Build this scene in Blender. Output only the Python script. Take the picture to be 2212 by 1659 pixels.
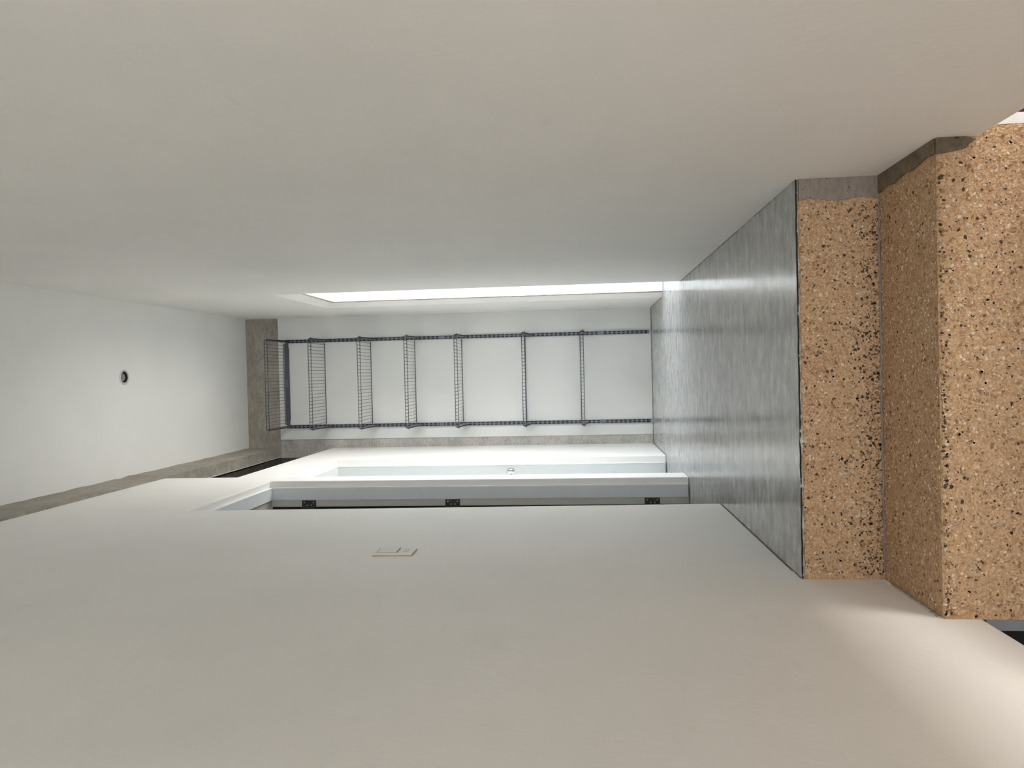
import bpy, bmesh, math, random
from mathutils import Vector, Matrix
random.seed(7)
scene = bpy.context.scene
for o in list(bpy.data.objects):
    bpy.data.objects.remove(o, do_unlink=True)
C = scene.collection

# ------------------------------------------------------------------ camera
# the photograph was taken with the phone turned on its side: world up points to the left of the frame
F_PX, PITCH, YAW, ROLL = 1608.77, 0.0898758, -0.0144261, -0.0220803
CAM = Vector((0, 0, 0.52))
fwd = Vector((math.sin(YAW)*math.cos(PITCH), math.cos(YAW)*math.cos(PITCH), math.sin(PITCH)))
r0 = Vector((math.cos(YAW), -math.sin(YAW), 0)); u0 = r0.cross(fwd)
Rv = r0*math.cos(ROLL) + u0*math.sin(ROLL)
Uv = -r0*math.sin(ROLL) + u0*math.cos(ROLL)
cam_d = bpy.data.cameras.new('camera'); cam = bpy.data.objects.new('camera', cam_d); C.objects.link(cam)
X, Y, Z = -Uv, Rv, -fwd
cam.matrix_world = Matrix(((X.x, Y.x, Z.x, CAM.x), (X.y, Y.y, Z.y, CAM.y), (X.z, Y.z, Z.z, CAM.z), (0, 0, 0, 1)))
cam_d.sensor_fit = 'HORIZONTAL'; cam_d.sensor_width = 36.0; cam_d.lens = 36.0*F_PX/2212
cam_d.clip_start = 0.02; cam_d.clip_end = 200
scene.camera = cam

# ------------------------------------------------------------------ sky, sun, window portals, exposure
W = bpy.data.worlds.new('sky'); scene.world = W; W.use_nodes = True
bg = W.node_tree.nodes['Background']
bg.inputs['Color'].default_value = (0.86, 0.93, 1.0, 1); bg.inputs['Strength'].default_value = 2.5
sun_d = bpy.data.lights.new('sun', 'SUN'); sun_d.energy = 14.0; sun_d.angle = math.radians(0.6); sun_d.color = (1.0, 0.95, 0.89)
sun = bpy.data.objects.new('sun', sun_d); C.objects.link(sun)
sun.rotation_euler = Vector((0.10, -0.60, -0.79)).to_track_quat('-Z', 'Y').to_euler()
def portal(name, loc, direction, sx, sy):
    d = bpy.data.lights.new(name, 'AREA'); d.shape = 'RECTANGLE'; d.size = sx; d.size_y = sy
    d.cycles.is_portal = True
    o = bpy.data.objects.new(name, d); C.objects.link(o); o.location = loc
    o.rotation_euler = Vector(direction).to_track_quat('-Z', 'Z').to_euler()
portal('daylight_portal_side_door', (0.74, 4.24, 1.03), (-1, 0, 0), 0.74, 2.08)
portal('daylight_portal_rear_window', (0, -4.08, 0.25), (0, 1, 0), 3.2, 2.4)
wl_d = bpy.data.lights.new('added_streak_light', 'AREA'); wl_d.shape = 'RECTANGLE'; wl_d.size = 1.0; wl_d.size_y = 0.36; wl_d.energy = 42; wl_d.color = (1.0, 0.94, 0.87)  # added unseen lamp that makes the light streak on the lower left wall
wl_o = bpy.data.objects.new('added_streak_light', wl_d); C.objects.link(wl_o); wl_o.location = (2.46, 1.25, -0.75)
wl_o.rotation_euler = Vector((-1, 0, 0.0)).to_track_quat('-Z', 'Z').to_euler()
scene.view_settings.view_transform = 'Standard'; scene.view_settings.look = 'None'
scene.view_settings.gamma = 1.0; scene.view_settings.use_curve_mapping = False
scene.view_settings.exposure = 1.30
scene.cycles.diffuse_bounces = 7; scene.cycles.max_bounces = 12

# ------------------------------------------------------------------ measures (metres)
XL, XLF, XR, XRF = -0.507, -0.522, 0.4425, 0.448     # near / far planes of the left and right walls
YB, ZC, YS = 5.3755, 2.997, 1.822                    # back wall, ceiling, front edge of the landing
RISE, TREAD = 0.190, 0.283
Y2 = YS - TREAD
ZLOW = -5*RISE                                       # floor of the lower room
WB = -0.265                                          # lower edge of the side walls before the stairs
DH1, DH2 = 2.10, 2.07
D1A, D1B, D2A, D2B = 2.850, 3.667, 3.825, 4.612
SILL, BEAMZ = 2.354, 2.757

# ------------------------------------------------------------------ materials
def new_mat(name):
    m = bpy.data.materials.new(name); m.use_nodes = True
    return m, m.node_tree.nodes, m.node_tree.links, m.node_tree.nodes['Principled BSDF']
def rgba(c): return (c[0], c[1], c[2], 1)
def coords(N, L, scale=(1, 1, 1)):
    tc = N.new('ShaderNodeTexCoord'); mp = N.new('ShaderNodeMapping'); mp.inputs['Scale'].default_value = scale
    g = N.new('ShaderNodeNewGeometry'); L.new(g.outputs['Position'], mp.inputs['Vector']); N.remove(tc)
    return mp.outputs['Vector']
def noise(N, L, vec, scale, detail=4, rough=0.55):
    n = N.new('ShaderNodeTexNoise'); n.inputs['Scale'].default_value = scale; n.inputs['Detail'].default_value = detail
    n.inputs['Roughness'].default_value = rough; L.new(vec, n.inputs['Vector']); return n.outputs['Fac']
def ramp(N, L, fac, stops):
    r = N.new('ShaderNodeValToRGB'); e = r.color_ramp.elements
    while len(e) < len(stops): e.new(0.5)
    for el, (p, c) in zip(e, stops): el.position = p; el.color = rgba(c)
    L.new(fac, r.inputs['Fac']); return r.outputs['Color']
def mix(N, L, a, b, fac, mode='MIX'):
    m = N.new('ShaderNodeMix'); m.data_type = 'RGBA'; m.blend_type = mode
    for sock, v in ((m.inputs[6], a), (m.inputs[7], b)):
        if isinstance(v, tuple): sock.default_value = rgba(v)
        else: L.new(v, sock)
    if isinstance(fac, float): m.inputs[0].default_value = fac
    else: L.new(fac, m.inputs[0])
    return m.outputs[2]
def bump(N, L, h, bsdf, strength, dist):
    b = N.new('ShaderNodeBump'); b.inputs['Strength'].default_value = strength; b.inputs['Distance'].default_value = dist
    L.new(h, b.inputs['Height']); L.new(b.outputs['Normal'], bsdf.inputs['Normal'])

def plain(name, col, rough=0.5, metal=0.0, var=0.06, scale=30):
    m, N, L, B = new_mat(name)
    v = coords(N, L); n = noise(N, L, v, scale)
    lo = tuple(c*(1-var) for c in col); hi = tuple(min(1, c*(1+var)) for c in col)
    L.new(ramp(N, L, n, [(0.3, lo), (0.7, hi)]), B.inputs['Base Color'])
    B.inputs['Roughness'].default_value = rough; B.inputs['Metallic'].default_value = metal
    return m
def plaster(name, col, rough=0.62):
    m, N, L, B = new_mat(name)
    v = coords(N, L)
    c = ramp(N, L, noise(N, L, v, 1.7, 3), [(0.25, tuple(x*0.95 for x in col)), (0.75, tuple(min(1, x*1.03) for x in col))])
    sm = noise(N, L, coords(N, L, (3, 3, 14)), 2.2, 5, 0.62)                   # faint horizontal trowel and hand marks
    c = mix(N, L, c, tuple(x*0.84 for x in col), ramp(N, L, sm, [(0.62, (0, 0, 0)), (0.82, (0.45, 0.45, 0.45))]))
    L.new(c, B.inputs['Base Color']); B.inputs['Roughness'].default_value = rough
    bump(N, L, noise(N, L, v, 45, 2, 0.7), B, 0.16, 0.004)
    return m
M_WALL = plaster('warm white plaster', (0.86, 0.845, 0.81))
M_CEIL = plaster('off white ceiling plaster', (0.84, 0.838, 0.82))
M_BACK = plaster('white back wall plaster', (0.72, 0.722, 0.70))
M_REVEAL = plaster('beige plaster edge', (0.74, 0.71, 0.64))
M_PAINT = plain('white door paint', (0.80, 0.815, 0.81), 0.33, 0, 0.015)
M_FRAME2 = plain('cool white frame paint', (0.66, 0.685, 0.685), 0.33, 0, 0.015)
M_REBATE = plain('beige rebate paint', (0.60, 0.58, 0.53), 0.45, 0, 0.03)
M_FRAME = plain('shaded frame paint', (0.70, 0.73, 0.75), 0.30, 0, 0.02)  # blue-grey shading of the white frame put into its colour

def concrete(name, lo, mid, hi, scale=5.0, rough=0.8, bstr=0.5):
    m, N, L, B = new_mat(name)
    v = coords(N, L)
    a = noise(N, L, v, scale, 5, 0.65); b = noise(N, L, coords(N, L, (1, 1, 2.5)), scale*5, 4, 0.72)
    c = ramp(N, L, a, [(0.30, lo), (0.5, mid), (0.70, hi)])
    c2 = ramp(N, L, b, [(0.35, tuple(x*0.62 for x in mid)), (0.62, tuple(min(1, x*1.18) for x in mid))])
    c = mix(N, L, c, c2, 0.5)
    pit = noise(N, L, v, 85, 2); pr = ramp(N, L, pit, [(0.68, (0, 0, 0)), (0.73, (1, 1, 1))])
    c = mix(N, L, c, tuple(x*0.4 for x in lo), pr)
    L.new(c, B.inputs['Base Color']); B.inputs['Roughness'].default_value = rough
    bump(N, L, b, B, bstr, 0.006)
    return m
M_CONC = concrete('raw formwork concrete', (0.22, 0.195, 0.162), (0.35, 0.32, 0.277), (0.47, 0.437, 0.385))
M_CONC_COL = concrete('pale raw concrete', (0.26, 0.235, 0.205), (0.48, 0.46, 0.425), (0.64, 0.615, 0.58), 8)
M_MORTAR = concrete('smooth grey brown mortar', (0.245, 0.20, 0.165), (0.275, 0.225, 0.188), (0.30, 0.25, 0.21), 9, 0.75, 0.2)
M_MORTAR_R = concrete('rough brown mortar', (0.12, 0.085, 0.05), (0.24, 0.18, 0.115), (0.40, 0.31, 0.21), 45, 0.9, 1.0)

# polished concrete floor, trowelled across the corridor
m, N, L, B = new_mat('polished grey concrete'); M_FLOOR = m
v = coords(N, L)
a = noise(N, L, v, 2.6, 4, 0.62); s = noise(N, L, coords(N, L, (2.6, 6.0, 1)), 4.0, 5, 0.72); s2 = noise(N, L, coords(N, L, (20, 44, 1)), 2.0, 4, 0.8)
c = ramp(N, L, a, [(0.30, (0.25, 0.248, 0.243)), (0.72, (0.45, 0.446, 0.435))])
cs = ramp(N, L, s, [(0.30, (0.17, 0.168, 0.164)), (0.5, (0.37, 0.367, 0.358)), (0.66, (0.62, 0.612, 0.595))])
c = mix(N, L, c, cs, 0.68)
c = mix(N, L, c, ramp(N, L, s2, [(0.30, (0.40, 0.40, 0.39)), (0.58, (1.12, 1.12, 1.10))]), 0.5, 'MULTIPLY')
pit = noise(N, L, v, 60, 2); c = mix(N, L, c, (0.05, 0.048, 0.045), ramp(N, L, pit, [(0.735, (0, 0, 0)), (0.765, (1, 1, 1))]))
L.new(c, B.inputs['Base Color'])
L.new(ramp(N, L, a, [(0.3, (0.11, 0.11, 0.11)), (0.7, (0.22, 0.22, 0.22))]), B.inputs['Roughness'])
B.inputs['IOR'].default_value = 1.7

# washed aggregate of the steps
m, N, L, B = new_mat('tan washed aggregate'); M_AGG = m
v = coords(N, L)
dist = N.new('ShaderNodeTexNoise'); dist.inputs['Scale'].default_value = 60; dist.inputs['Detail'].default_value = 0; L.new(v, dist.inputs['Vector'])
vd = N.new('ShaderNodeVectorMath'); vd.operation = 'MULTIPLY_ADD'; vd.inputs[1].default_value = (0.012,)*3
L.new(dist.outputs['Color'], vd.inputs[0]); L.new(v, vd.inputs[2]); vv = vd.outputs[0]
def voro(scale):
    t = N.new('ShaderNodeTexVoronoi'); t.inputs['Scale'].default_value = scale; L.new(vv, t.inputs['Vector']); return t
v1, v2 = voro(150), voro(320)
sep = N.new('ShaderNodeSeparateColor'); L.new(v1.outputs['Color'], sep.inputs[0])
base = ramp(N, L, noise(N, L, v, 4.5, 5, 0.6), [(0.3, (0.42, 0.275, 0.158)), (0.7, (0.54, 0.37, 0.226))])
sc = ramp(N, L, sep.outputs[0], [(0.0, (0.27, 0.165, 0.085)), (0.12, (0.44, 0.29, 0.172)), (0.45, (0.51, 0.347, 0.213)), (0.80, (0.58, 0.415, 0.27)), (0.94, (0.70, 0.565, 0.42)), (0.985, (0.10, 0.06, 0.035))])
sc.node.color_ramp.interpolation = 'CONSTANT'
c = mix(N, L, base, sc, ramp(N, L, v1.outputs['Distance'], [(0.40, (0.95, 0.95, 0.95)), (0.62, (0.25, 0.25, 0.25))]))
sep2 = N.new('ShaderNodeSeparateColor'); L.new(v2.outputs['Color'], sep2.inputs[0])
c = mix(N, L, c, ramp(N, L, sep2.outputs[1], [(0.0, (0.26, 0.155, 0.08)), (0.5, (0.48, 0.33, 0.20)), (1.0, (0.64, 0.49, 0.33))]), 0.48)
bl = noise(N, L, v, 34, 5, 0.75); c = mix(N, L, c, (0.20, 0.115, 0.055), ramp(N, L, bl, [(0.58, (0, 0, 0)), (0.70, (0.75, 0.75, 0.75))]))
c = mix(N, L, c, (1.03, 0.955, 0.865), 1.0, 'MULTIPLY')
L.new(c, B.inputs['Base Color']); B.inputs['Roughness'].default_value = 0.85
inv = N.new('ShaderNodeMath'); inv.operation = 'SUBTRACT'; inv.inputs[0].default_value = 1.0; L.new(v1.outputs['Distance'], inv.inputs[1])
bump(N, L, inv.outputs[0], B, 0.7, 0.003)
M_PEB = [plain('pale pebble', (0.66, 0.525, 0.38), 0.85, 0, 0.15), plain('brown pebble', (0.29, 0.17, 0.085), 0.9, 0, 0.2),
         plain('dark pebble', (0.075, 0.048, 0.028), 1.0, 0, 0.2), plain('tan pebble', (0.53, 0.365, 0.23), 0.85, 0, 0.15)]

M_SHELF = plain('graphite epoxy steel', (0.105, 0.112, 0.125), 0.38, 0.35, 0.08)
M_TRACK = plain('grey epoxy steel', (0.165, 0.175, 0.195), 0.40, 0.3, 0.08)
M_TOPBAR = plain('violet grey steel', (0.095, 0.092, 0.115), 0.45, 0.2, 0.05)
M_SLOT = plain('dark slot backing', (0.012, 0.012, 0.014), 0.8)
M_CHROME = plain('polished chrome', (0.72, 0.72, 0.72), 0.12, 1.0, 0.02)
M_HINGE = concrete('tarnished hinge bronze', (0.012, 0.009, 0.008), (0.03, 0.024, 0.021), (0.13, 0.12, 0.115), 70, 0.45, 0.3)
M_SEAL = concrete('dirty sealant', (0.10, 0.075, 0.05), (0.19, 0.15, 0.11), (0.30, 0.26, 0.20), 40, 0.9, 0.6)
M_CAULK = plain('cracked pale caulk', (0.42, 0.38, 0.32), 0.8, 0, 0.25, 60)
M_SWITCH = plain('ivory switch plastic', (0.74, 0.72, 0.66), 0.35, 0, 0.02)
M_BROWN = plain('tan switch plate edge', (0.50, 0.40, 0.31), 0.5, 0, 0.06)
M_TRIM = plain('brushed pale trim', (0.58, 0.58, 0.565), 0.4, 0.2, 0.03)
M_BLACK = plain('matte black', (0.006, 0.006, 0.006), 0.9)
M_NAVY = plain('deep navy unlit space', (0.002, 0.003, 0.016), 0.8)
M_BAFFLE = plain('black baffle', (0.03, 0.03, 0.028), 0.45)
M_LAMP = plain('lamp reflector', (0.50, 0.485, 0.45), 0.35, 0.3, 0.05)
M_ALU = plain('pale aluminium', (0.70, 0.69, 0.66), 0.4, 0.3, 0.03)
M_STRIP_G = plain('grey plaster board edge', (0.20, 0.205, 0.225), 0.7)
M_STRIP_W = plain('white plaster board edge', (0.82, 0.82, 0.82), 0.7)
M_LOWFLOOR = plain('tan lower floor', (0.60, 0.49, 0.38), 0.6, 0, 0.1, 6)
M_TERRACE = plain('pale terrace concrete', (0.74, 0.73, 0.70), 0.8, 0, 0.06, 6)
m, N, L, B = new_mat('tinted glass'); M_GLASS = m
B.inputs['Transmission Weight'].default_value = 1.0; B.inputs['Roughness'].default_value = 0.02; B.inputs['Base Color'].default_value = (0.30, 0.28, 0.24, 1); B.inputs['IOR'].default_value = 1.03

# ------------------------------------------------------------------ mesh helpers
def mesh_obj(name, verts, faces, mat, parent=None, smooth=False):
    me = bpy.data.meshes.new(name); me.from_pydata([tuple(v) for v in verts], [], faces); me.update()
    bm = bmesh.new(); bm.from_mesh(me); bmesh.ops.recalc_face_normals(bm, faces=bm.faces); bm.to_mesh(me); bm.free()
    return add(name, me, mat, parent, smooth)
def add(name, me, mat, parent=None, smooth=False):
    for mm in (mat if isinstance(mat, list) else [mat]): me.materials.append(mm)
    if smooth:
        for p in me.polygons: p.use_smooth = True
    o = bpy.data.objects.new(name, me); C.objects.link(o)
    if parent: o.parent = parent
    return o
class Geo:
    def __init__(s): s.v, s.f = [], []
    def box(s, a, b):
        (x0, y0, z0), (x1, y1, z1) = a, b; n = len(s.v)
        s.v += [(x0, y0, z0), (x1, y0, z0), (x1, y1, z0), (x0, y1, z0), (x0, y0, z1), (x1, y0, z1), (x1, y1, z1), (x0, y1, z1)]
        s.f += [tuple(n+i for i in q) for q in ((0, 3, 2, 1), (4, 5, 6, 7), (0, 1, 5, 4), (1, 2, 6, 5), (2, 3, 7, 6), (3, 0, 4, 7))]
        return s
    def prism(s, poly, axis, lo, hi):        # poly: 2-D outline in the two other axes, extruded along axis
        n = len(s.v); k = len(poly)
        for t in (lo, hi):
            for (p, q) in poly:
                s.v.append({'x': (t, p, q), 'y': (p, t, q), 'z': (p, q, t)}[axis])
        s.f.append(tuple(n+i for i in range(k))[::-1]); s.f.append(tuple(n+k+i for i in range(k)))
        for i in range(k):
            j = (i+1) % k; s.f.append((n+i, n+j, n+k+j, n+k+i))
        return s
    def tube(s, pts, r, seg=6):
        pts = [Vector(p) for p in pts]; n0 = len(s.v)
        for i, p in enumerate(pts):
            d = (pts[min(i+1, len(pts)-1)] - pts[max(i-1, 0)]).normalized()
            ref = Vector((0, 0, 1)) if abs(d.z) < 0.9 else Vector((1, 0, 0))
            e1 = d.cross(ref).normalized(); e2 = d.cross(e1)
            for k in range(seg):
                t = 2*math.pi*k/seg; s.v.append(tuple(p + e1*math.cos(t)*r + e2*math.sin(t)*r))
        for i in range(len(pts)-1):
            for k in range(seg):
                j = (k+1) % seg; s.f.append((n0+i*seg+k, n0+i*seg+j, n0+(i+1)*seg+j, n0+(i+1)*seg+k))
        s.f.append(tuple(n0+k for k in range(seg))[::-1]); s.f.append(tuple(n0+(len(pts)-1)*seg+k for k in range(seg)))
        return s
    def lathe(s, prof, c, axis, seg=32, closed=False):   # prof: (radius, offset along axis)
        n0 = len(s.v); c = Vector(c); ax = Vector(axis).normalized()
        ref = Vector((0, 0, 1)) if abs(ax.z) < 0.9 else Vector((1, 0, 0)); e1 = ax.cross(ref).normalized(); e2 = ax.cross(e1)
        for (r, h) in prof:
            for k in range(seg):
                t = 2*math.pi*k/seg; s.v.append(tuple(c + ax*h + (e1*math.cos(t)+e2*math.sin(t))*r))
        m = len(prof)
        for i in range(m if closed else m-1):
            ii = (i+1) % m
            for k in range(seg):
                j = (k+1) % seg; s.f.append((n0+i*seg+k, n0+i*seg+j, n0+ii*seg+j, n0+ii*seg+k))
        return s
    def obj(s, name, mat, parent=None, smooth=False, bevel=0):
        o = mesh_obj(name, s.v, s.f, mat, parent, smooth)
        if bevel:
            b = o.modifiers.new('bevel', 'BEVEL'); b.width = bevel; b.segments = 2; b.limit_method = 'ANGLE'; b.angle_limit = math.radians(40)
        return o
def box(name, a, b, mat, parent=None, bevel=0): return Geo().box(a, b).obj(name, mat, parent, False, bevel)
def struct(o, label=None):
    o['kind'] = 'structure'
    if label: o['label'] = label
    return o
def empty(name, loc=(0, 0, 0)):
    o = bpy.data.objects.new(name, None); C.objects.link(o); o.location = loc; return o
def thing(name, label, cat, loc=(0, 0, 0), group=None):
    o = empty(name, loc); o['label'] = label; o['category'] = cat
    if group: o['group'] = group
    return o
def keep(o):
    """children are modelled in world coordinates: undo the parent's offset"""
    bpy.context.view_layer.update()
    for ch in o.children: ch.matrix_parent_inverse = o.matrix_world.inverted()
    return o

def wall_grid(name, ys, zs, holes, xf, thick, mat, bevel=0.006):
    """wall in a plane of constant x with rectangular holes; xf(y,z) is its visible face, thick the (signed) depth behind it"""
    def hole(yc, zc): return any(a < yc < b and c < zc < d for a, b, c, d in holes)
    ny, nz = len(ys)-1, len(zs)-1
    vid, V, Fc = {}, [], []
    def vert(i, j, k):
        key = (i, j, k)
        if key not in vid:
            vid[key] = len(V); x = xf(ys[i], zs[j]); V.append((x if k == 0 else XBACK, ys[i], zs[j]))
        return vid[key]
    XBACK = xf(ys[-1], zs[0]) + thick
    solid = {(i, j): not hole((ys[i]+ys[i+1])/2, (zs[j]+zs[j+1])/2) for i in range(ny) for j in range(nz)}
    for (i, j), sgood in solid.items():
        if not sgood: continue
        for k in (0, 1): Fc.append((vert(i, j, k), vert(i+1, j, k), vert(i+1, j+1, k), vert(i, j+1, k)))
        for (di, dj, e) in ((-1, 0, ((i, j), (i, j+1))), (1, 0, ((i+1, j), (i+1, j+1))), (0, -1, ((i, j), (i+1, j))), (0, 1, ((i, j+1), (i+1, j+1)))):
            if not solid.get((i+di, j+dj), False):
                (a, b), (c, d) = e; Fc.append((vert(a, b, 0), vert(c, d, 0), vert(c, d, 1), vert(a, b, 1)))
    o = mesh_obj(name, V, Fc, mat)
    if bevel:
        b = o.modifiers.new('bevel', 'BEVEL'); b.width = bevel; b.segments = 2; b.limit_method = 'ANGLE'; b.angle_limit = math.radians(40)
    return o

# ------------------------------------------------------------------ the setting
YE = -0.45                                                     # the corridor walls begin behind the camera
# landing: polished concrete slab with a ragged front edge
nx = 170; V, Fc = [], []
xs = [-2.3 + 0.0]; xs = [-2.3, -0.60] + [-0.56 + 1.06*i/nx for i in range(nx+1)] + [0.75]
rag = [random.gauss(0, 0.0011) + 0.0012*math.sin(i*0.37) for i in range(len(xs))]
for i, x in enumerate(xs):
    yf = YS + 0.004 + rag[i]
    V += [(x, yf, 0), (x, YB+0.15, 0), (x, yf, -0.05), (x, YB+0.15, -0.05)]
for i in range(len(xs)-1):
    a, b = 4*i, 4*i+4
    Fc += [(a, b, b+1, a+1), (a+2, a+3, b+3, b+2), (a, a+2, b+2, b), (a+1, b+1, b+3, a+3)]
Fc += [(0, 1, 3, 2), (4*(len(xs)-1), 4*(len(xs)-1)+2, 4*(len(xs)-1)+3, 4*(len(xs)-1)+1)]
struct(mesh_obj('floor', V, Fc, M_FLOOR), 'polished grey concrete floor of the landing')
struct(box('floor_lower', (-2.5, -4.1, ZLOW-0.1), (2.5, YS+0.1, ZLOW), M_LOWFLOOR), 'tan floor of the lower room')
LX, LY, LR = 0.028, 3.867, 0.0305
def ceiling():
    V, Fc = [], []
    def q(*p):
        n = len(V); V.extend(p); Fc.append(tuple(range(n, n+len(p))))
    x0, x1, y0, y1, z0, z1, h = -0.78, 0.66, YE, YB+0.15, ZC, ZC+0.12, 0.08
    def rect(a, b, c, d, z): q((a, c, z), (b, c, z), (b, d, z), (a, d, z))
    rect(x0, x1, y0, y1, z1)
    rect(x0, x1, y0, LY-h, z0); rect(x0, x1, LY+h, y1, z0); rect(x0, LX-h, LY-h, LY+h, z0); rect(LX+h, x1, LY-h, LY+h, z0)
    for a, b in (((x0, y0), (x1, y0)), ((x1, y0), (x1, y1)), ((x1, y1), (x0, y1)), ((x0, y1), (x0, y0))): q((*a, z0), (*b, z0), (*b, z1), (*a, z1))
    n = 48
    def cp(i, r): t = 2*math.pi*i/n; return (LX+r*math.cos(t), LY+r*math.sin(t))
    def sp(i):
        t = 2*math.pi*i/n; c, s_ = math.cos(t), math.sin(t); k = h/max(abs(c), abs(s_)); return (LX+c*k, LY+s_*k)
    for i in range(n): q((*cp(i, LR), z0), (*cp(i+1, LR), z0), (*sp(i+1), z0), (*sp(i), z0)); q((*cp(i, LR), z0), (*cp(i+1, LR), z0), (*cp(i+1, LR), z0+0.07), (*cp(i, LR), z0+0.07))
    q(*[(*cp(i, LR), z0+0.07) for i in range(n)])
    o = mesh_obj('ceiling', V, Fc, M_CEIL)
    bm = bmesh.new(); bm.from_mesh(o.data); bmesh.ops.remove_doubles(bm, verts=bm.verts, dist=1e-6); bmesh.ops.recalc_face_normals(bm, faces=bm.faces); bm.to_mesh(o.data); bm.free()
    return o
struct(ceiling(), 'off white plastered ceiling of the corridor')

def xl_face(y, z):
    if y > D1A + 1e-4: return XLF
    return XL - 0.0065*max(0.0, z)
ysl = [YE, 0.3, Y2+0.012, YS+0.08, D1A, D1B, D2A, D2B, YB+0.10]
zsl = [WB, -RISE, 0.0, 1.0, DH2, DH1, SILL, BEAMZ]
wl = wall_grid('wall_left', ysl, zsl, [(D1A, D1B, -1, DH1), (D2A, D2B, -1, DH2), (D2A, 9, SILL, 9), (Y2+0.012, 9, -1, -RISE), (YS+0.08, 9, -1, 0.0)], xl_face, -0.20, M_WALL)
struct(wl, 'warm white plastered wall with two doorways and a high window gap')
# right wall: plain face, chamfered doorway to the terrace
XI = 0.474; HY0, HY1, HZ = 3.83, 4.67, 2.125; IY0, IY1, IZ = 3.875, 4.600, 2.060; XO = 0.70
def rwall():
    V, Fc = [], []
    def q(*p):
        n = len(V); V.extend(p); Fc.append(tuple(range(n, n+len(p))))
    def xr(y): return XR + (XRF-XR)*max(0, min(1, (y-3.0)/1.5))
    ys = [YE, 0.5, Y2+0.012, YS+0.08, HY0, HY1, YB+0.10]; zs = [WB, -RISE, 0.0, 1.0, HZ, ZC+0.02]
    for i in range(len(ys)-1):
        for j in range(len(zs)-1):
            y0, y1, z0, z1 = ys[i], ys[i+1], zs[j], zs[j+1]; yc, zc = (y0+y1)/2, (z0+z1)/2
            if (HY0 < yc < HY1 and zc < HZ) or (yc > Y2+0.012 and zc < -RISE) or (yc > YS+0.08 and zc < 0): continue
            q((xr(y0), y0, z0), (xr(y1), y1, z0), (xr(y1), y1, z1), (xr(y0), y0, z1))
    a, b = xr(HY0), xr(HY1)
    q((a, HY0, 0), (XI, IY0, 0), (XI, IY0, IZ), (a, HY0, HZ)); q((b, HY1, 0), (b, HY1, HZ), (XI, IY1, IZ), (XI, IY1, 0)); q((a, HY0, HZ), (XI, IY0, IZ), (XI, IY1, IZ), (b, HY1, HZ))
    q((XI, IY0, 0), (XO, IY0, 0), (XO, IY0, IZ), (XI, IY0, IZ)); q((XI, IY1, 0), (XI, IY1, IZ), (XO, IY1, IZ), (XO, IY1, 0)); q((XI, IY0, IZ), (XO, IY0, IZ), (XO, IY1, IZ), (XI, IY1, IZ))
    T = YB+0.10; top = ZC+0.02
    q((XO, YE, WB), (XO, YE, top), (XO, IY0, top), (XO, IY0, WB)); q((XO, IY1, -0.05), (XO, IY1, top), (XO, T, top), (XO, T, -0.05)); q((XO, IY0, IZ), (XO, IY0, top), (XO, IY1, top), (XO, IY1, IZ))
    q((XR, YE, WB), (XO, YE, WB), (XO, YE, top), (XR, YE, top)); q((XR, YE, WB), (XR, Y2+0.012, WB), (XO, Y2+0.012, WB), (XO, YE, WB)); q((XR, Y2+0.012, WB), (XR, Y2+0.012, -RISE), (XO, Y2+0.012, -RISE), (XO, Y2+0.012, WB))
    o = mesh_obj('wall_right', V, Fc, M_WALL)
    return o
wr = rwall()
bm = bmesh.new(); bm.from_mesh(wr.data); bmesh.ops.remove_doubles(bm, verts=bm.verts, dist=1e-5); bm.to_mesh(wr.data); bm.free()
b_ = wr.modifiers.new('bevel', 'BEVEL'); b_.width = 0.004; b_.segments = 2; b_.limit_method = 'ANGLE'; b_.angle_limit = math.radians(15)
struct(wr, 'long warm white plastered wall with a chamfered doorway at its far end')

# back wall: plaster field in front of raw concrete beam and column
XCOL = -0.458
struct(box('wall_back', (XCOL, YB, -0.0), (XRF+0.03, YB+0.12, 2.747), M_BACK, None, 0.003), 'white plastered end wall behind the wire shelves')
def rough_box(name, a, b, mat, n, amp, parent=None):
    """box whose long edges are slightly chipped"""
    o = box(name, a, b, mat, parent); bm = bmesh.new(); bm.from_mesh(o.data)
    bmesh.ops.subdivide_edges(bm, edges=[e for e in bm.edges if e.calc_length() > 0.5], cuts=n, use_grid_fill=True)
    for vtx in bm.verts: vtx.co += Vector((random.gauss(0, amp), random.gauss(0, amp), random.gauss(0, amp)))
    bm.to_mesh(o.data); bm.free(); return o
struct(rough_box('concrete_beam', (-0.516, YE, BEAMZ), (-0.585, YB+0.05, ZC+0.02), M_CONC, 90, 0.0012), 'raw concrete beam running along the top of the left wall')
struct(rough_box('concrete_beam', (-0.70, YB+0.005, 2.74), (XRF+0.03, YB+0.125, ZC+0.02), M_CONC, 40, 0.0010), 'raw concrete beam across the top of the end wall')
struct(rough_box('concrete_column', (-0.70, YB+0.005, -0.02), (XCOL-0.001, YB+0.125, 2.745), M_CONC_COL, 60, 0.0008), 'narrow strip of raw concrete column left of the shelves')
struct(box('wall_above_left_beam', (-0.80, YE, 2.76), (-0.586, D2A-0.145, ZC+0.02), M_CONC), 'upper part of the wall behind the beam')

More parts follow.
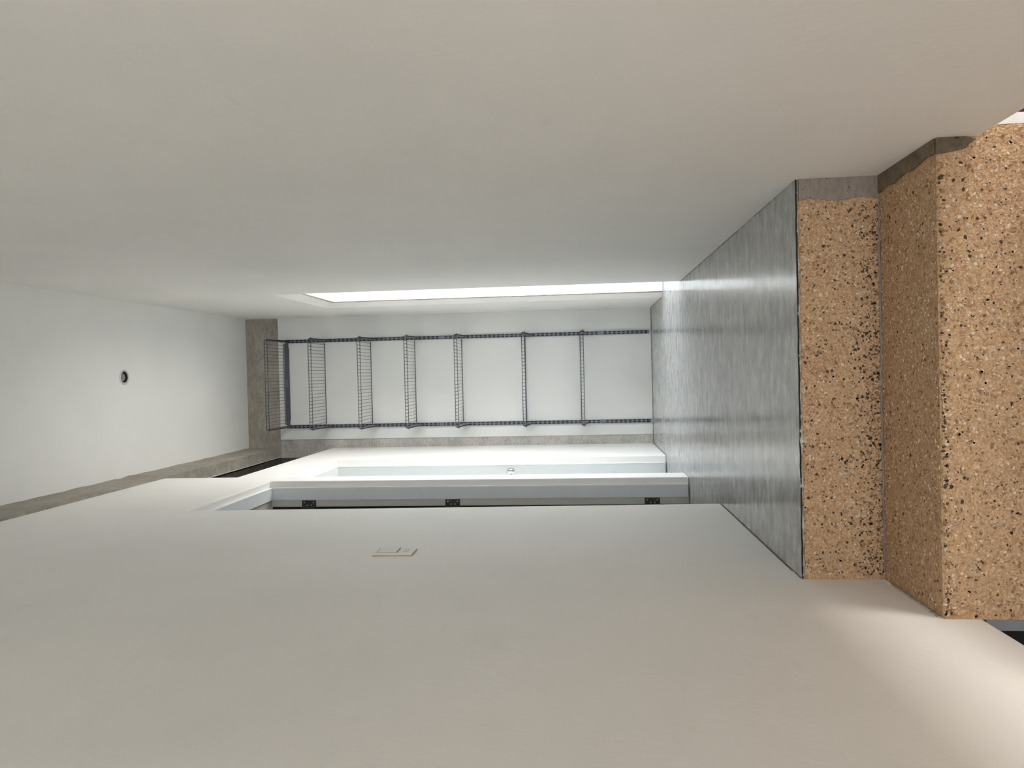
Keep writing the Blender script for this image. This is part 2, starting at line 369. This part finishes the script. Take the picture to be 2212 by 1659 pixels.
# dirty joints where walls and floor meet
def joint(name, pts, r):
    P = []
    for i in range(len(pts)-1):
        a, b = Vector(pts[i]), Vector(pts[i+1]); k = max(2, int((b-a).length/0.02))
        for t in range(k): P.append(a.lerp(b, t/k) + Vector((random.gauss(0, r*0.22), random.gauss(0, r*0.22), random.gauss(0, r*0.15))))
    P.append(Vector(pts[-1])); return struct(Geo().tube(P, r, 5).obj(name, M_SEAL))
joint('trim_1', [(XLF+0.001, YB-0.001, 0.0), (XR+0.004, YB-0.001, 0.0)], 0.0035)
joint('trim_2', [(XR+0.001, YS+0.01, -0.001), (XR+0.001, 3.0, -0.001), (XR+0.0015, HY0, -0.001)], 0.0022)
joint('trim_3', [(XL, YS+0.01, -0.001), (XL, D1A, -0.001)], 0.0026)
joint('trim_4', [(XRF, HY1, 0.0), (XRF, YB, 0.0)], 0.003)
j6 = joint('trim_6', [(XL, YS+0.0035, -0.0012), (XR, YS+0.0035, -0.0012)], 0.0021)
j6.data.materials[0] = plain('black crack dirt', (0.02, 0.017, 0.014), 0.9)
joint('trim_5', [(XLF, D2B, 0.0), (XLF, YB, 0.0)], 0.0025)

# high window between the left wall and the beam
w1 = struct(empty('window_1', (-0.6, (D2A+YB)/2, SILL)), 'dark high window gap under the side beam')
box('window_frame', (-0.588, D2A-0.1, BEAMZ-0.010), (-0.5845, YB+0.004, BEAMZ-0.001), M_ALU, w1)
box('window_frame', (-0.602, D2A-0.1, SILL-0.03), (-0.583, YB+0.004, SILL-0.001), M_ALU, w1)
box('pane', (-0.598, D2A-0.1, SILL), (-0.592, YB+0.004, BEAMZ-0.001), M_GLASS, w1)
g = Geo(); g.box((-0.665, D2A-0.1, 2.60), (-0.645, YB+0.0, 2.635)).box((-0.69, D2A-0.1, 2.45), (-0.67, YB+0.0, 2.475))
g.obj('reflection_bars', plain('dark brown reflection', (0.06, 0.045, 0.022), 0.5), w1)  # brown bars stand in for the beam's reflection in the pane
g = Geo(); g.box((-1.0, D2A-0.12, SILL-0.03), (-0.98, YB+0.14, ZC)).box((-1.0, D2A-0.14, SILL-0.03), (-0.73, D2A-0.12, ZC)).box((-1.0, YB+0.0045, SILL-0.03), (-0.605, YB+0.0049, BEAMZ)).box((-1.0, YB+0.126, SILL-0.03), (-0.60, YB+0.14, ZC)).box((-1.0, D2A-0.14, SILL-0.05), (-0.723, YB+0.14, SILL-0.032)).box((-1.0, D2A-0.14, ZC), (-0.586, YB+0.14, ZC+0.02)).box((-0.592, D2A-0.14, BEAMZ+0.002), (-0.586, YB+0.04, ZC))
g.obj('dark_void', M_BLACK, w1); keep(w1)  # black box painted as the dark interior behind the pane

# ------------------------------------------------------------------ doors in the left wall
def hinge(parent, z, xc, yface):
    h = Geo().box((xc-0.018, yface-0.0022, z-0.037), (xc+0.016, yface+0.002, z+0.037)).obj('hinge', M_HINGE, parent, False, 0.001)
    k = Geo()
    for i in range(5):
        z0 = z-0.037+i*0.015; k.lathe([(0.0, 0), (0.0055, 0.0), (0.0055, 0.0138), (0.0, 0.0138)], (xc-0.021, yface-0.004, z0), (0, 0, 1), 10)
    k.obj('knuckle', M_HINGE, h)
    for (dx, dz) in ((0.006, 0.024), (0.006, -0.024), (-0.008, 0.008), (-0.008, -0.012)):
        Geo().lathe([(0.0, -0.0032), (0.003, -0.003), (0.0036, -0.0021)], (xc+dx, yface, z+dz), (0, 1, 0), 10).obj('screw', M_LAMP, h)
    return h
def door(name, label, ya, yb, head, stop):
    d = struct(empty(name, (XLF-0.1, (ya+yb)/2, 0)), label)
    x0, x1, x2 = -0.556, -0.617, -0.653
    if name == 'door_2': x0, x1, x2 = -0.567, -0.640, -0.70
    t, r = 0.016, 0.003
    b0 = 0.006; fm = M_FRAME if name == 'door_1' else M_FRAME2
    for yw, sgn in ((yb, -1), (ya, 1)):
        prof = [(x0-0.003, yw), (x0-0.003, yw+sgn*t), (x1, yw+sgn*t), (x1, yw)]
        Geo().prism(prof, 'z', b0, head-0.001).obj('jamb', fm, d, False, 0.001)
        a_, b_ = sorted((yw, yw+sgn*(t+0.001))); box('lit_edge_strip', (x0-0.003, a_, b0), (x0+0.002, b_, head-0.001), M_PAINT, d)  # whiter strip paints in the lit edge of the frame
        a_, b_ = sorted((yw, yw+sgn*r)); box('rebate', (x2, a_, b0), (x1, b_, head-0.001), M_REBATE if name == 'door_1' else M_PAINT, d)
    Geo().prism([(x0-0.003, head), (x0-0.003, head-t), (x1, head-t), (x1, head)], 'y', ya+t, yb-t).obj('head_jamb', fm, d, False, 0.001)
    box('lit_edge_strip', (x0-0.003, ya+t, head-t-0.001), (x0+0.002, yb-t, head-0.0005), M_PAINT, d)
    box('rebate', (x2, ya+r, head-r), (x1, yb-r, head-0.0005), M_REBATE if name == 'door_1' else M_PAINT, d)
    if name == 'door_1': box('dark_gap_strip', (x2-0.010, yb-0.009, b0), (x2, yb-0.0005, head-0.012), M_BLACK, d)  # black strip drawn for the shaded gap beside the open leaf
    return d
d1 = door('door_1', 'open doorway nearer the stairs with a frame coloured grey for shade and three dark hinges', D1A, D1B, DH1, None)
leaf = box('leaf', (-1.44, D1B-0.050, 0.012), (-0.672, D1B-0.010, DH1-0.012), M_PAINT, d1, 0.002)
for z in (1.899, 1.161, 0.178): hinge(d1, z, -0.637, D1B-0.003)
keep(d1)
d2 = door('door_2', 'closed white door near the shelves with a round chrome knob', D2A, D2B, DH2, None)
leaf = box('leaf', (-0.690, D2A+0.004, 0.012), (-0.648, D2B-0.004, DH2-0.005), M_PAINT, d2, 0.002)
kp = [(0.0265, 0.0), (0.0265, 0.004), (0.022, 0.007), (0.010, 0.010), (0.0095, 0.026), (0.014, 0.032), (0.0215, 0.040), (0.0245, 0.050), (0.0225, 0.060), (0.015, 0.067), (0.006, 0.0695), (0.0, 0.07)]
Geo().lathe(kp, (-0.648, 4.525, 0.946), (1, 0, 0), 28).obj('knob', M_CHROME, leaf, True)
keep(d2)
# the room behind the open door
g = Geo(); g.box((-2.3, 2.2, 0.0), (-2.25, 4.6, 2.5)).box((-2.3, 2.15, 0.0), (-0.723, 2.2, 2.5)).box((-2.3, 4.6, 0.0), (-0.723, 4.65, 2.5)).box((-2.3, 2.15, 2.5), (-0.723, 4.65, 2.55)).box((-0.76, 3.72, 0.0), (-0.723, 4.6, 2.5))
struct(g.obj('wall_side_room', M_WALL), 'plain walls of the room behind the open door')

# doorway to the terrace in the right wall
d3 = struct(empty('door_3', (0.58, 4.24, 0)), 'bright doorway in the right wall with white jambs')
box('jamb', (XI+0.003, IY1-0.006, 0.004), (XO-0.004, IY1+0.001, IZ-0.001), M_PAINT, d3)
box('jamb', (XI+0.003, IY0-0.001, 0.004), (XO-0.004, IY0+0.006, IZ-0.001), M_PAINT, d3)
box('head_jamb', (XI+0.003, IY0+0.004, IZ-0.006), (XO-0.004, IY1-0.004, IZ+0.001), M_PAINT, d3)
g = Geo(); g.box((XI-0.001, IY1-0.0075, 0.004), (XI+0.0045, IY1+0.001, IZ)).box((XI-0.001, IY0, IZ-0.0075), (XI+0.0045, IY1, IZ+0.001))
g.obj('sealant_line', M_SEAL, d3); keep(d3)
struct(box('terrace', (0.745, 1.5, -0.30), (5.5, 8.0, -0.02), M_TERRACE), 'pale concrete terrace outside the doorway')
struct(box('threshold', (0.70, IY0-0.1, -0.05), (0.78, IY1+0.1, 0.0), M_TERRACE), 'pale threshold of the side doorway')

# lower room behind the camera
g = Geo(); g.box((-2.5, -4.1, ZLOW), (-2.4, YS+0.1, ZC)).box((2.4, -4.1, ZLOW), (2.5, 0.70, ZC)).box((2.4, 1.80, ZLOW), (2.5, YS+0.1, ZC)).box((2.4, 0.70, -0.50), (2.5, 1.80, ZC))  # low opening on the right is added to let the streak light in
g.box((-2.4, -4.1, ZLOW), (-1.6, -4.0, ZC)).box((1.6, -4.1, ZLOW), (2.4, -4.0, ZC)).box((-1.6, -4.1, 1.45), (1.6, -4.0, ZC))
g.box((-2.5, -4.1, ZC), (2.5, YE, ZC+0.12)).box((-2.5, YE, ZC), (-0.78, YS+0.1, ZC+0.12)).box((0.66, YE, ZC), (2.5, YS+0.1, ZC+0.12))
struct(g.obj('wall_lower_room', M_WALL), 'plastered walls of the lower room with a wide window')
struct(Geo().box((0.702, YS+0.02, ZLOW), (2.4, YS+0.1, ZC)).box((0.488, YS+0.02, ZLOW), (0.702, YS+0.1, -0.2)).obj('wall_under_landing_right', M_NAVY), 'wall beside the stairs, coloured navy for the unlit space there')  # navy colour stands in for the unlit space under the landing
struct(Geo().box((-2.4, YS+0.02, ZLOW), (-0.724, YS+0.1, ZC)).box((-0.724, YS+0.02, ZLOW), (-0.5305, YS+0.1, -0.2)).obj('wall_under_landing_left', M_BLACK), 'wall beside the stairs, coloured black for the unlit space there')  # black colour stands in for darkness where no light reaches

# ------------------------------------------------------------------ staircase
SX0, SX1 = -0.5075, 0.463
st = thing('staircase', 'tan washed aggregate stairs leading up to the grey landing', 'stairs', (0, Y2, ZLOW))
def step(y0, y1, ztop, zbot, x0, x1):
    ny, V, Fc = 60, [], []
    for i in range(ny+1):
        x = x0 + (x1-x0)*i/ny; c = random.gauss(0, 0.0012)
        V += [(x, y0, zbot), (x, y0+random.gauss(0, 0.0006), ztop-0.004+c), (x, y0+0.005+random.gauss(0, 0.0008), ztop), (x, y1, ztop), (x, y1, zbot)]
    for i in range(ny):
        a, b = 5*i, 5*i+5
        for k in range(5): Fc.append((a+k, b+k, b+(k+1) % 5, a+(k+1) % 5))
    Fc += [tuple(range(5)), tuple(range(5*ny, 5*ny+5))]
    return mesh_obj('step', V, Fc, M_AGG, st)
steps = []
steps.append(step(YS, YS+0.25, -0.0045, -RISE-0.02, XL-0.0, XR+0.0))
for k in range(1, 5):
    steps.append(step(YS-k*TREAD, YS-(k-1)*TREAD+(0.03 if k > 1 else 0.001), -k*RISE, -(k+1)*RISE if k < 4 else ZLOW, SX0, SX1))
def pebbles(parent, n, fn, normal, weights=(3, 2.4, 0.8, 5)):
    """pebbles standing a little proud of the cement"""
    V, Fc, mats = [], [], []
    nrm = Vector(normal); ref = Vector((1, 0, 0)); e2 = nrm.cross(ref)
    for _ in range(n):
        p = Vector(fn()); r = random.choice((0.0018, 0.0022, 0.0028, 0.0028, 0.0036, 0.0050)); a = random.uniform(0, 6.28)
        k = 6; n0 = len(V); sx, sy = r*random.uniform(0.8, 1.2), r*random.uniform(0.5, 0.9); h = 0.0011
        for ring, (rs, hh) in enumerate(((1.0, -0.001), (0.72, h))):
            for i in range(k):
                t = 6.2832*i/k + random.uniform(-0.25, 0.25)
                dx, dy = math.cos(t)*sx*rs, math.sin(t)*sy*rs
                V.append(p + ref*(dx*math.cos(a)-dy*math.sin(a)) + e2*(dx*math.sin(a)+dy*math.cos(a)) + nrm*hh)
        for i in range(k):
            j = (i+1) % k; Fc.append((n0+i, n0+j, n0+k+j, n0+k+i))
        Fc.append(tuple(n0+k+i for i in range(k)))
        mi = random.choices(range(4), weights)[0]; mats += [mi]*(k+1)
    me = bpy.data.meshes.new('pebbles'); me.from_pydata([tuple(v) for v in V], [], Fc); me.update()
    bm = bmesh.new(); bm.from_mesh(me); bmesh.ops.recalc_face_normals(bm, faces=bm.faces); bm.to_mesh(me); bm.free()
    o = add('pebbles', me, M_PEB, parent); o['kind'] = 'stuff'
    for p_, mi in zip(me.polygons, mats): p_.material_index = mi
    return o
U = random.uniform
pebbles(steps[0], 2600, lambda: (U(XL+0.01, XR-0.06), YS, U(-RISE+0.004, -0.008)), (0, -1, 0))
pebbles(steps[1], 1900, lambda: (U(XL+0.01, XR-0.045), U(Y2+0.008, YS-0.004), -RISE), (0, 0, 1))
pebbles(steps[1], 2600, lambda: (U(SX0+0.005, SX1-0.006), Y2, U(-2*RISE+0.004, -RISE-0.008)), (0, -1, 0))
pebbles(steps[0], 750, lambda: (U(XL+0.01, XR-0.06), YS, -RISE+0.004+abs(random.gauss(0, 0.032))), (0, -1, 0), (0, 4, 4, 0))
pebbles(steps[1], 260, lambda: (U(XL+0.01, XR-0.045), Y2, -RISE-0.003-abs(random.gauss(0, 0.006))), (0, -1, 0), (1, 4, 3, 0))
# mortar repairs and joints
def patch(name, poly, axis, lo, hi, mat, parent): return Geo().prism(poly, axis, lo, hi).obj(name, mat, parent, False, 0.001)
pz = [0.394+random.gauss(0, 0.0015)-0.002*i for i in range(9)]
poly = [(XR, -RISE), (XR, -0.006)] + [(0.392 + 0.004*math.sin(i*1.3), -0.006-(RISE-0.006)*i/8) for i in range(9)]
patch('mortar_patch', poly, 'y', YS-0.0035, YS+0.002, M_MORTAR, steps[0])
poly = [(XR+0.002, YS-0.002), (0.400, YS-0.002)] + [(0.402 + 0.0015*i + 0.003*math.sin(i*2.1), YS-0.02-(TREAD-0.024)*i/8) for i in range(9)] + [(XR+0.002, Y2+0.004)]
patch('mortar_strip', poly, 'z', -RISE-0.002, -RISE+0.005, M_MORTAR_R, steps[1])
poly = [(0.410, -RISE+0.003), (0.4425, -RISE+0.003), (0.444, -RISE-0.05), (0.436, -RISE-0.072), (0.428, -RISE-0.060), (0.420, -RISE-0.054), (0.414, -RISE-0.030)]
patch('mortar_strip', poly, 'y', Y2-0.004, Y2+0.001, M_MORTAR_R, steps[1])
P = [(XL-0.001+random.gauss(0, 0.0008), YS-0.045-(TREAD-0.05)*i/24, -RISE+0.003+random.gauss(0, 0.0012)) for i in range(25)]
Geo().tube(P, 0.0036, 6).obj('caulk_bead', M_CAULK, steps[1], True)
P = [(XL+0.02+(XR-XL-0.08)*i/120, YS-0.001+random.gauss(0, 0.0007), -RISE+0.002+random.gauss(0, 0.001)) for i in range(121)]
Geo().tube(P, 0.0032, 6).obj('mortar_joint', M_MORTAR, steps[1], True)
box('side_board', (SX1+0.0005, Y2, ZLOW), (SX1+0.022, YS+0.02, -RISE-0.08), M_STRIP_W, st)
box('side_board', (SX0-0.022, Y2, ZLOW), (SX0-0.0005, YS+0.02, -RISE-0.08), M_STRIP_G, st)
keep(st)

# ------------------------------------------------------------------ wire shelving
TXR, TXL = 0.2736, -0.3594
def make_track(x, label, ztop, zbot, collars):
    t = thing('shelf_track', label, 'shelf track', (x, YB, zbot), 'slotted wall tracks')
    w, dpt = 0.0125, 0.013; yf = YB-dpt; pitch = 0.032
    g = Geo()
    for sx in (-1, 1): g.box((x+sx*w-(0.0015 if sx > 0 else 0), YB-dpt, zbot), (x+sx*w+(0.0015 if sx < 0 else 0), YB, ztop))
    g.box((x-0.0028, yf, zbot), (x+0.0028, yf+0.0015, ztop))
    for sx in (-1, 1):
        a, b = sorted((x+sx*w, x+sx*0.0095)); g.box((a, yf, zbot), (b, yf+0.0015, ztop))
    n = int((ztop-zbot)/pitch)
    for i in range(n+1):
        z0 = zbot+i*pitch; g.box((x-w+0.001, yf-0.0002, z0), (x+w-0.001, yf+0.0016, min(z0+0.0125, ztop)))
    g.obj('channel', M_TRACK, t)
    box('slot_shade', (x-w+0.001, yf+0.004, zbot), (x+w-0.001, yf+0.006, ztop), M_SLOT, t)  # dark colour replaces the shade inside the track slots
    for z in collars:
        box('collar', (x-w-0.0012, yf-0.0018, z-0.016), (x+w+0.0012, yf+0.002, z+0.016), M_TRACK, t, 0.001)
    for z in (zbot+0.025, zbot+0.62, zbot+1.33, zbot+2.05):
        Geo().lathe([(0, -0.003), (0.0035, -0.0025), (0.004, 0.0)], (x, yf-0.0003, z), (0, 1, 0), 10).obj('screw', M_SLOT, t)
    return keep(t)
make_track(TXR, 'right-hand slotted grey wall track carrying the wire shelves', 2.690, 0.016, (1.515, 0.364))
make_track(TXL, 'left-hand slotted grey wall track beside the concrete strip', 2.690, 0.013, (1.525, 0.354))
tb = thing('top_rail', 'dark flat hanging rail joining the two tracks under the topmost shelf', 'shelf rail', (0, YB, 2.665))
g = Geo().prism([(TXL+0.0135, 2.668), (TXL+0.045, 2.668), (TXL+0.047, 2.664), (TXR-0.047, 2.664), (TXR-0.045, 2.668), (TXR-0.0135, 2.668), (TXR-0.0135, 2.697), (TXL+0.0135, 2.697)], 'y', YB-0.011, YB-0.0005)
g.obj('rail', M_TOPBAR, tb, False, 0.001)
for x in (TXR-0.028, TXL+0.028): Geo().lathe([(0, -0.002), (0.003, -0.0015), (0.0035, 0.0)], (x, YB-0.011, 2.682), (0, 1, 0), 12).obj('screw', M_CHROME, tb)
box('sticker', (-0.065, YB-0.0116, 2.676), (-0.005, YB-0.0108, 2.688), plain('grey sticker', (0.14, 0.14, 0.165), 0.4), tb)
keep(tb)

SD = 0.352                                   # shelf depth
SXA, SXB = TXL+0.010, TXR-0.010
NW = 27
RW, RR = 0.0014, 0.0024
def make_shelf():
    t = thing('wire_shelf', '', 'wire shelf', (0, 0, 0), 'wire shelves on the end wall')
    yb, yf = -0.014, -SD                     # local: y relative to the back wall, z relative to the shelf surface
    Geo().tube([(SXA-0.008, yf, -RW), (SXB+0.008, yf, -RW)], RR, 8).obj('front_rail', M_SHELF, t, True)
    Geo().tube([(SXA-0.008, yf, -0.0215), (SXB+0.008, yf, -0.0215)], RR, 8).obj('lip_rail', M_SHELF, t, True)
    Geo().tube([(SXA+0.006, yb, -RW), (SXB-0.006, yb, -RW)], RR+0.0004, 8).obj('back_rail', M_SHELF, t, True)
    w = Geo().tube([(0, yb, RR), (0, yf+0.004, RR), (0, yf-0.003, RR-0.002), (0, yf-0.0038, -0.006), (0, yf-0.0038, -0.0245)], RW, 6)
    wire = None
    for i in range(NW):
        x = SXA-0.005 + (SXB-SXA+0.010)*i/(NW-1)
        if wire is None: wire = w.obj('wire', M_SHELF, t, True); o = wire
        else:
            o = bpy.data.objects.new('wire', wire.data); C.objects.link(o); o.parent = t
        o.location = (x, 0, 0)
    prof = [(-0.004, -0.002), (-SD+0.012, -0.004), (-SD+0.006, -0.012), (-SD+0.010, -0.020), (-SD+0.06, -0.022), (-0.10, -0.047), (-0.030, -0.058), (-0.004, -0.060)]
    for x in (TXL, TXR):
        b = Geo().prism(prof, 'x', x-0.0045, x-0.0025).prism(prof, 'x', x+0.0025, x+0.0045).box((x-0.0045, -SD+0.012, -0.006), (x+0.0045, -0.02, -0.003)).obj('bracket', M_TRACK, t)
        Geo().tube([(x-0.010, -SD+0.002, -0.0215), (x+0.010, -SD+0.002, -0.0215)], 0.003, 6).obj('clip', M_SHELF, b)
    return t
def copy_tree(o, parent=None):
    c_ = o.copy(); C.objects.link(c_); c_.parent = parent
    for ch in list(o.children): copy_tree(ch, c_)
    return c_
shelf_z = [2.703, 2.389, 2.041, 1.712, 1.365, 0.903, 0.508]
shelf_label = ['topmost wire shelf, in front of the concrete beam', 'wire shelf second from the top, just under the dark hanging rail',
               'wire shelf third from the top, below the concrete beam', 'middle wire shelf, fourth from the top',
               'wire shelf third from the bottom, with the wide gap beneath it', 'wire shelf second from the bottom',
               'lowest wire shelf, seen edge-on above the floor']
proto = make_shelf()
shelves = [proto] + [copy_tree(proto) for _ in shelf_z[1:]]
for o, z, lb in zip(shelves, shelf_z, shelf_label):
    o.location = (0, YB, z); o['label'] = lb

# ------------------------------------------------------------------ light switch on the left wall
sw = thing('light_switch', 'small ivory rocker light switch on the left wall', 'light switch', (XL-0.007, 2.113, 1.005))
xw = XL-0.0065*1.06
box('backing', (xw-0.002, 2.076, 1.005), (xw+0.0035, 2.150, 1.120), M_BROWN, sw, 0.0008)
box('plate', (xw+0.0035, 2.0765, 1.0055), (xw+0.0068, 2.1495, 1.1195), M_SWITCH, sw, 0.001)
rk = Geo().prism([(xw+0.0066, 1.112), (xw+0.0074, 1.112), (xw+0.0112, 1.053), (xw+0.0066, 1.053)], 'y', 2.094, 2.143)
rk.obj('rocker', M_SWITCH, sw, False, 0.0006)
box('rocker_gap', (xw+0.0066, 2.0925, 1.0515), (xw+0.0070, 2.1445, 1.1135), M_SLOT, sw)
for z in (1.024, 1.032):
    Geo().tube([(xw+0.0068, 2.092+0.046*i/10, z+0.0018*math.sin(i*0.9)) for i in range(11)], 0.0006, 5).obj('mark', plain('grey print', (0.34, 0.34, 0.33)), sw)
keep(sw)

# ------------------------------------------------------------------ recessed downlight (switched off)
dl = thing('recessed_downlight', 'small round recessed downlight in the ceiling, switched off', 'downlight', (0.028, 3.867, ZC))
c0 = (LX, LY, ZC)
Geo().lathe([(0.0425, 0.0), (0.0420, -0.0025), (0.039, -0.0045), (0.033, -0.0040), (0.0300, -0.0015), (0.0300, 0.004)], c0, (0, 0, 1), 48).obj('trim_ring', M_TRIM, dl, True)
Geo().lathe([(0.0300, 0.0005), (0.0292, -0.0025), (0.0282, -0.0025), (0.0275, 0.0015), (0.0275, 0.045)], c0, (0, 0, 1), 48).obj('baffle', M_BAFFLE, dl, True)
lm = Geo().lathe([(0.0205, 0.034), (0.0215, 0.010), (0.0205, 0.0075), (0.0190, 0.008), (0.0170, 0.014), (0.0148, 0.009), (0.0125, 0.015), (0.0100, 0.0085), (0.0078, 0.014), (0.0050, 0.007), (0.0, 0.0065)], c0, (0, 0, 1), 36).obj('lamp', M_LAMP, dl)
Geo().lathe([(0.0, 0.044), (0.0273, 0.044)], c0, (0, 0, 1), 36).obj('back_plate', M_SLOT, dl)
keep(dl)
